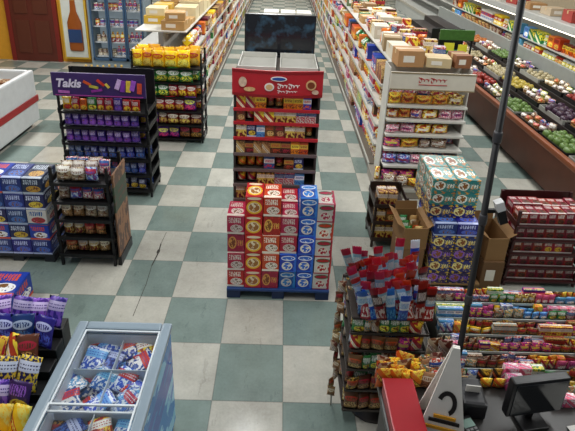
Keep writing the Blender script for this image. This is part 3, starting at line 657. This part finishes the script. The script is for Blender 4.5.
# checkout candy rack stepped
T=thing('checkout_candy_rack','white stepped checkout rack stocked with candy','candy rack',(1.66,2.4,0))
part(T,'side_panel',[(1.06,1.07,2.13,2.66,0,.58)],WHT,.004); part(T,'side_panel',[(2.3,2.31,2.13,2.66,0,.58)],WHT,.004)
part(T,'front_panel',[(1.07,2.3,2.13,2.14,0,.53)],mat('#8e8a82',.5),.003)
NS=6
for i in range(NS):
    y=2.14+i*.075; z=.55+i*.06
    part(T,'shelf',[(1.07,2.3,y,y+.073,z-.012,z)],mat('#4a4a48',.5),.002)
    part(T,'shelf_lip',[(1.07,2.3,y-.003,y+.001,z-.02,z+.012)],mat('#c4d0cc',.3),.001)
    part(T,'tier_back',[(1.07,2.3,y+.07,y+.072,z,z+.056)],mat('#3a3a38',.5),0)
    for rr in (0,1):
        fill(['candy','bar','sweet','sweet'],['pink','red','orange','purple','maroon','white','white','sky','yellow','green','cocoa','clear','teal','brown','frost'],(1.075,y+.02+rr*.032),(2.295,y+.02+rr*.032),z,0,.058,.03,.08+.01*rr,'candy packs on the checkout rack','on the stepped checkout rack',3,0,0,hv=.35,wv=.35,rj=.25)
part(T,'back_panel',[(1.07,2.3,2.6,2.615,0,.86)],mat('#8a8a84',.5),.003)
# counter
T=thing('checkout_counter','dark checkout counter with a worn top','counter',(1.45,1.5,0))
part(T,'body',[(.62,2.35,1.0,1.92,.08,.82)],mat('#4a4642',.6),.01); part(T,'kick_plate',[(.66,2.3,1.04,1.88,0,.08)],BLK,.003)
part(T,'countertop',[(.58,2.4,.96,1.96,.82,.86)],mat('#2c2a28',.35,0,.4,12),.01)
T=thing('donation_box','red plastic box on the checkout counter','box',(.665,1.7,.86))
part(T,'body',[(-.075,.075,-.14,.14,0,.08)],mat('#8e1a22',.35),.012,local=True); part(T,'lid',[(-.08,.08,-.145,.145,.08,.095)],mat('#9c2028',.3),.006,local=True)
T=thing('tabletop_sign','white triangular tent sign with dark curved mark','sign',(.83,1.6,.86),-.25)
def tri(bm,pts,y0,y1,mi):
    a=[bm.verts.new((x,y0,z)) for x,z in pts]; b=[bm.verts.new((x,y1,z)) for x,z in pts]
    bm.faces.new(a).material_index=mi; bm.faces.new(b[::-1]).material_index=mi
    for i in range(len(pts)): bm.faces.new((a[i],a[(i+1)%len(pts)],b[(i+1)%len(pts)],b[i])).material_index=mi
TP=[(-.11,0),(.11,0),(.015,.5),(-.015,.5)]
bm=bmesh.new(); tri(bm,TP,0,.008,0)
for v in bm.verts: v.co.y+=v.co.z*.12
bpart(T,'panel',bm,mat('#eeeae2',.5))
bm=bmesh.new(); tri(bm,TP,.0,.008,0)
for v in bm.verts: v.co.y+=.13-v.co.z*.12
bpart(T,'rear_panel',bm,mat('#eeeae2',.5))
bm=bmesh.new(); prev=None
for i in range(15):
    t=i/14; ang=math.pi*(.9-1.25*t); x=.045*math.cos(ang)+.0; z=.2+.07*math.sin(ang)
    x2=.025*math.cos(ang); z2=.2+.045*math.sin(ang)
    cur=(bm.verts.new((x,z*.12-.003,z)),bm.verts.new((x2,z2*.12-.003,z2)))
    if prev: bm.faces.new((prev[0],cur[0],cur[1],prev[1]))
    prev=cur
bpart(T,'printed_mark',bm,mat('#201c1c',.5))
for a,b,c,col in((-.085,.085,.05,'#e0a02c'),(-.07,.07,.09,'#201c1c'),(-.05,.05,.115,'#e0a02c')):
    part(T,'printed_stripe',[(a,b,c*.12-.006,c*.12,c,c+.018)],mat(col,.5),0,local=True)
T=thing('register_monitor','black point-of-sale monitor on a stand','monitor',(1.3,1.7,.86),.15)
part(T,'stand',[(-.07,.07,-.06,.06,0,.02),(-.02,.02,.0,.025,.02,.1)],BLK,.005,local=True)
part(T,'screen_housing',[(-.15,.15,-.02,.025,.07,.29)],mat('#151517',.35),.01,local=True)
part(T,'screen',[(-.135,.135,-.024,-.02,.085,.275)],mat('#1c2024',.12),0,local=True)
T=thing('keyboard','white keyboard below the register monitor','keyboard',(1.16,1.53,.86),.1)
part(T,'case',[(-.2,.2,-.07,.07,0,.02)],mat('#c9c8c4',.4),.006,local=True)
part(T,'keys',[(-.185+i*.03,-.16+i*.03,-.055+j*.03,-.03+j*.03,.02,.028) for i in range(12) for j in range(4)],mat('#e2e1dd',.4),.002,local=True)
T=thing('receipt_printer','black receipt printer with white paper','printer',(1.03,1.78,.86),-.1)
part(T,'body',[(-.06,.06,-.08,.08,0,.1)],mat('#1b1b1e',.35),.015,local=True); part(T,'paper',[(-.035,.035,-.01,-.005,.1,.14)],mat('#c8c6c0',.6),0,local=True)
T=thing('card_reader','black card reader on the counter','card reader',(.98,1.62,.86),.3)
part(T,'body',[(-.04,.04,-.07,.07,0,.04)],BLK,.01,local=True); part(T,'screen',[(-.03,.03,.01,.05,.04,.042)],mat('#7f9a90',.2),0,local=True)
part(T,'keypad',[(-.03+i*.021,-.014+i*.021,-.06+j*.017,-.048+j*.017,.04,.045) for i in range(3) for j in range(4)],mat('#6a6a6a',.4),.001,local=True)
for r in range(4): 
    for k in range(8): place('sweet',(R.choice(['orange','clear','orange','orange']) if k<4 else R.choice(['clear','white','tan','teal','clear'])),(.61+k*.055,1.94-r*.024,.86),R.uniform(-.4,.4),(R.uniform(.07,.1),.03,R.uniform(.09,.14)+.012*(3-r)),'snack bags at the counter edge','standing on the counter edge')
for r in range(4): fill(['bar','candy','sweet'],['white','black','cocoa','teal','pink','orange','green','black'],(1.12 if r<2 else 1.47,1.93-r*.045),(2.3,1.93-r*.045),.86,0,.065,.04,.11-.014*r,'small packs at the counter edge','standing on the counter edge',2,.002,0,hv=.3,wv=.3,rj=.25)
T=thing('paper_stack','loose white papers lying on the counter','papers',(1.62,1.6,.86),.3)
for k,(dx,rz) in enumerate(((0,0),(.02,.2),(-.03,-.15))):
    bm=bmesh.new(); obox(bm,(dx,.01*k,.002+.003*k),.2,.15,.002,rz=rz); bpart(T,'sheet',bm,mat('#d8d6d0',.6))
# ================= PRODUCE
WOOD=mat('#5a2c18',.45,0,.3,6)
T=thing('produce_display','brown wooden sloped produce display case','produce display',(4.0,9.6,0))
part(T,'front_panel',[(3.5,3.54,4.6,14.6,.06,.62)],WOOD,.01,label='curved brown wooden front panel')
part(T,'base',[(3.58,4.7,4.62,14.58,0,.48)],mat('#2a1c14',.6),.01)
part(T,'bumper',[(3.46,3.54,4.58,14.62,.58,.66)],mat('#84482a',.4),.025)
part(T,'tier',[(3.54,3.92,4.62,14.58,.48,.6),(3.92,4.3,4.62,14.58,.48,.72),(4.3,4.7,4.62,14.58,.48,.86)],mat('#2a221e',.5),.004)
part(T,'mirror_back',[(4.7,4.76,4.62,14.58,0,1.15)],mat('#8f928c',.3),.006)
fm={}
def fruit(col):
    if col in fm: return fm[col]
    bm=bmesh.new(); lathe(bm,[(.1,.12,0),(.3,.02,0),(.45,.2,0),(.5,.48,0),(.44,.75,0),(.3,.92,0),(.12,.9,0),(.03,.82,1),(.03,1.0,1)],12)
    fm[col]=mesh('fruit',bm,[mat(FC[col],.35,0,.4,20),mat('#4a3420',.7)]); return fm[col]
FC={'red':'#8e2c22','green':'#5f7a3a','orange':'#b86a28','yellow':'#b09a3c','purple':'#3c2438','pale':'#a89a74'}
seq=['pale','red','green','pale','green','red','green','purple','orange','green','red','yellow','green','pale']
for ti,(xc,z) in enumerate(((3.73,.6),(4.11,.72),(4.5,.86))):
    for j in range(9):
        yb=4.95+j*.72+.1*ti; col=seq[(j*2+ti*3)%14]; q=(j*3+ti*2)%7; fr=q<4
        Tb=thing('produce_bin',f'shallow {"white" if (j+ti)%3==0 else "black"} plastic bin holding {col+" produce" if fr else "packed produce"}','bin',(xc,yb,z),0,'bins on the produce display')
        mm=BLK if (j+ti)%3 else mat('#9a9a92',.5)
        part(Tb,'bin_base',[(-.18,.18,-.33,.33,0,.01)],mm,.002,local=True)
        part(Tb,'bin_wall',[(-.18,-.17,-.33,.33,.01,.07),(.17,.18,-.33,.33,.01,.07),(-.17,.17,-.33,-.32,.01,.07),(-.17,.17,.32,.33,.01,.07)],mm,.002,local=True)
        if fr:
            s=R.uniform(.09,.12)
            for a in range(3):
                for b in range(5):
                    if R.random()<.08: continue
                    o=link('fruit',fruit(col),None,(xc-.11+a*.11+R.uniform(-.015,.015),yb-.25+b*.125+R.uniform(-.015,.015),z+.011+R.uniform(0,.01)),(R.uniform(-.3,.3),0,R.uniform(0,6)),(s,s,s*R.uniform(.85,1.1)))
                    o['label']=f'round {col} fruit lying in a produce bin'; o['category']='fruit'; o['group']='fruit in the produce bins'
        else:
            for b in range(5):
                for a in (-.08,.08): place('nut',R.choice(['clear','green','white','brown','clear','tan']),(xc+a+R.uniform(-.02,.02),yb-.26+b*.13,z+.011),-math.pi/2+R.uniform(-.5,.5),(.12,.12,R.uniform(.08,.15)),'packed produce in the bins','in a produce bin')
# open refrigerated case
T=thing('refrigerated_case','white open refrigerated case with lit shelves','refrigerated case',(5.6,12,0))
WC=mat('#b4b4ae',.35)
part(T,'body',[(5.1,5.9,6,22,0,.5),(5.82,5.9,6,22,.5,1.6)],WC,.01)
part(T,'canopy',[(5.15,5.9,6,22,1.55,1.7)],WC,.02)
part(T,'lamp_tube',[(5.2,5.24,6.1,21.9,1.52,1.55)],mat('#fff2dc',.4,emit=4),.01)
part(T,'bumper',[(5.07,5.1,6,22,.4,.5)],mat('#a9a294',.4),.006)
for z in(.8,1.1,): part(T,'shelf',[(5.32,5.82,6,22,z-.02,z)],WC,.003)
for z,x in((.5,5.25),(.8,5.45),(1.1,5.45)):
    fill(['box','jar'],['white','red','yellow','green','orange','sky','tan','clear','brown'],(x,6.3),(x,15.5),z,-math.pi/2,.24,.2,.24,'chilled goods in the refrigerated case','in the white refrigerated case',4)
for i in range(14): carton(5.5,6.6+i*.8,1.702,.36,.4,R.uniform(.1,.25),R.uniform(-.2,.2),R.choice(['#a67c4e','#c6b48e','#8e6a42','#b8a58a','#a03a30']),label='cardboard carton on top of the refrigerated case',group='cartons on the refrigerated case')
# ================= LIGHTS / WORLD
w=bpy.data.worlds.new('store_ambient'); sc.world=w; w.use_nodes=True
w.node_tree.nodes['Background'].inputs[0].default_value=(.92,.97,1,1); w.node_tree.nodes['Background'].inputs[1].default_value=.2
for x in(-4.2,-.3,3.4):
    for y in(3.2,8.5,14.5,20.5):
        l=bpy.data.lights.new('ceiling_light','AREA'); l.shape='RECTANGLE'; l.size=.4; l.size_y=4.2; l.energy=145 if y>4 else 90; l.color=(.985,.99,.975)
        o=bpy.data.objects.new('ceiling_light',l); o.location=(x,y,4.25); COL.objects.link(o)
# ================= CAMERA
cam=bpy.data.cameras.new('camera'); cam.sensor_width=36; cam.sensor_fit='HORIZONTAL'; cam.lens=482/575*36; cam.shift_y=-105.5/575; cam.clip_end=100
co=bpy.data.objects.new('camera',cam); COL.objects.link(co)
co.matrix_world=Matrix.Translation((0,0,3.1))@Matrix.Rotation(math.radians(-1.16),4,'Z')@Matrix.Rotation(math.radians(69.5),4,'X')@Matrix.Rotation(math.radians(2.5),4,'Z')
sc.camera=co
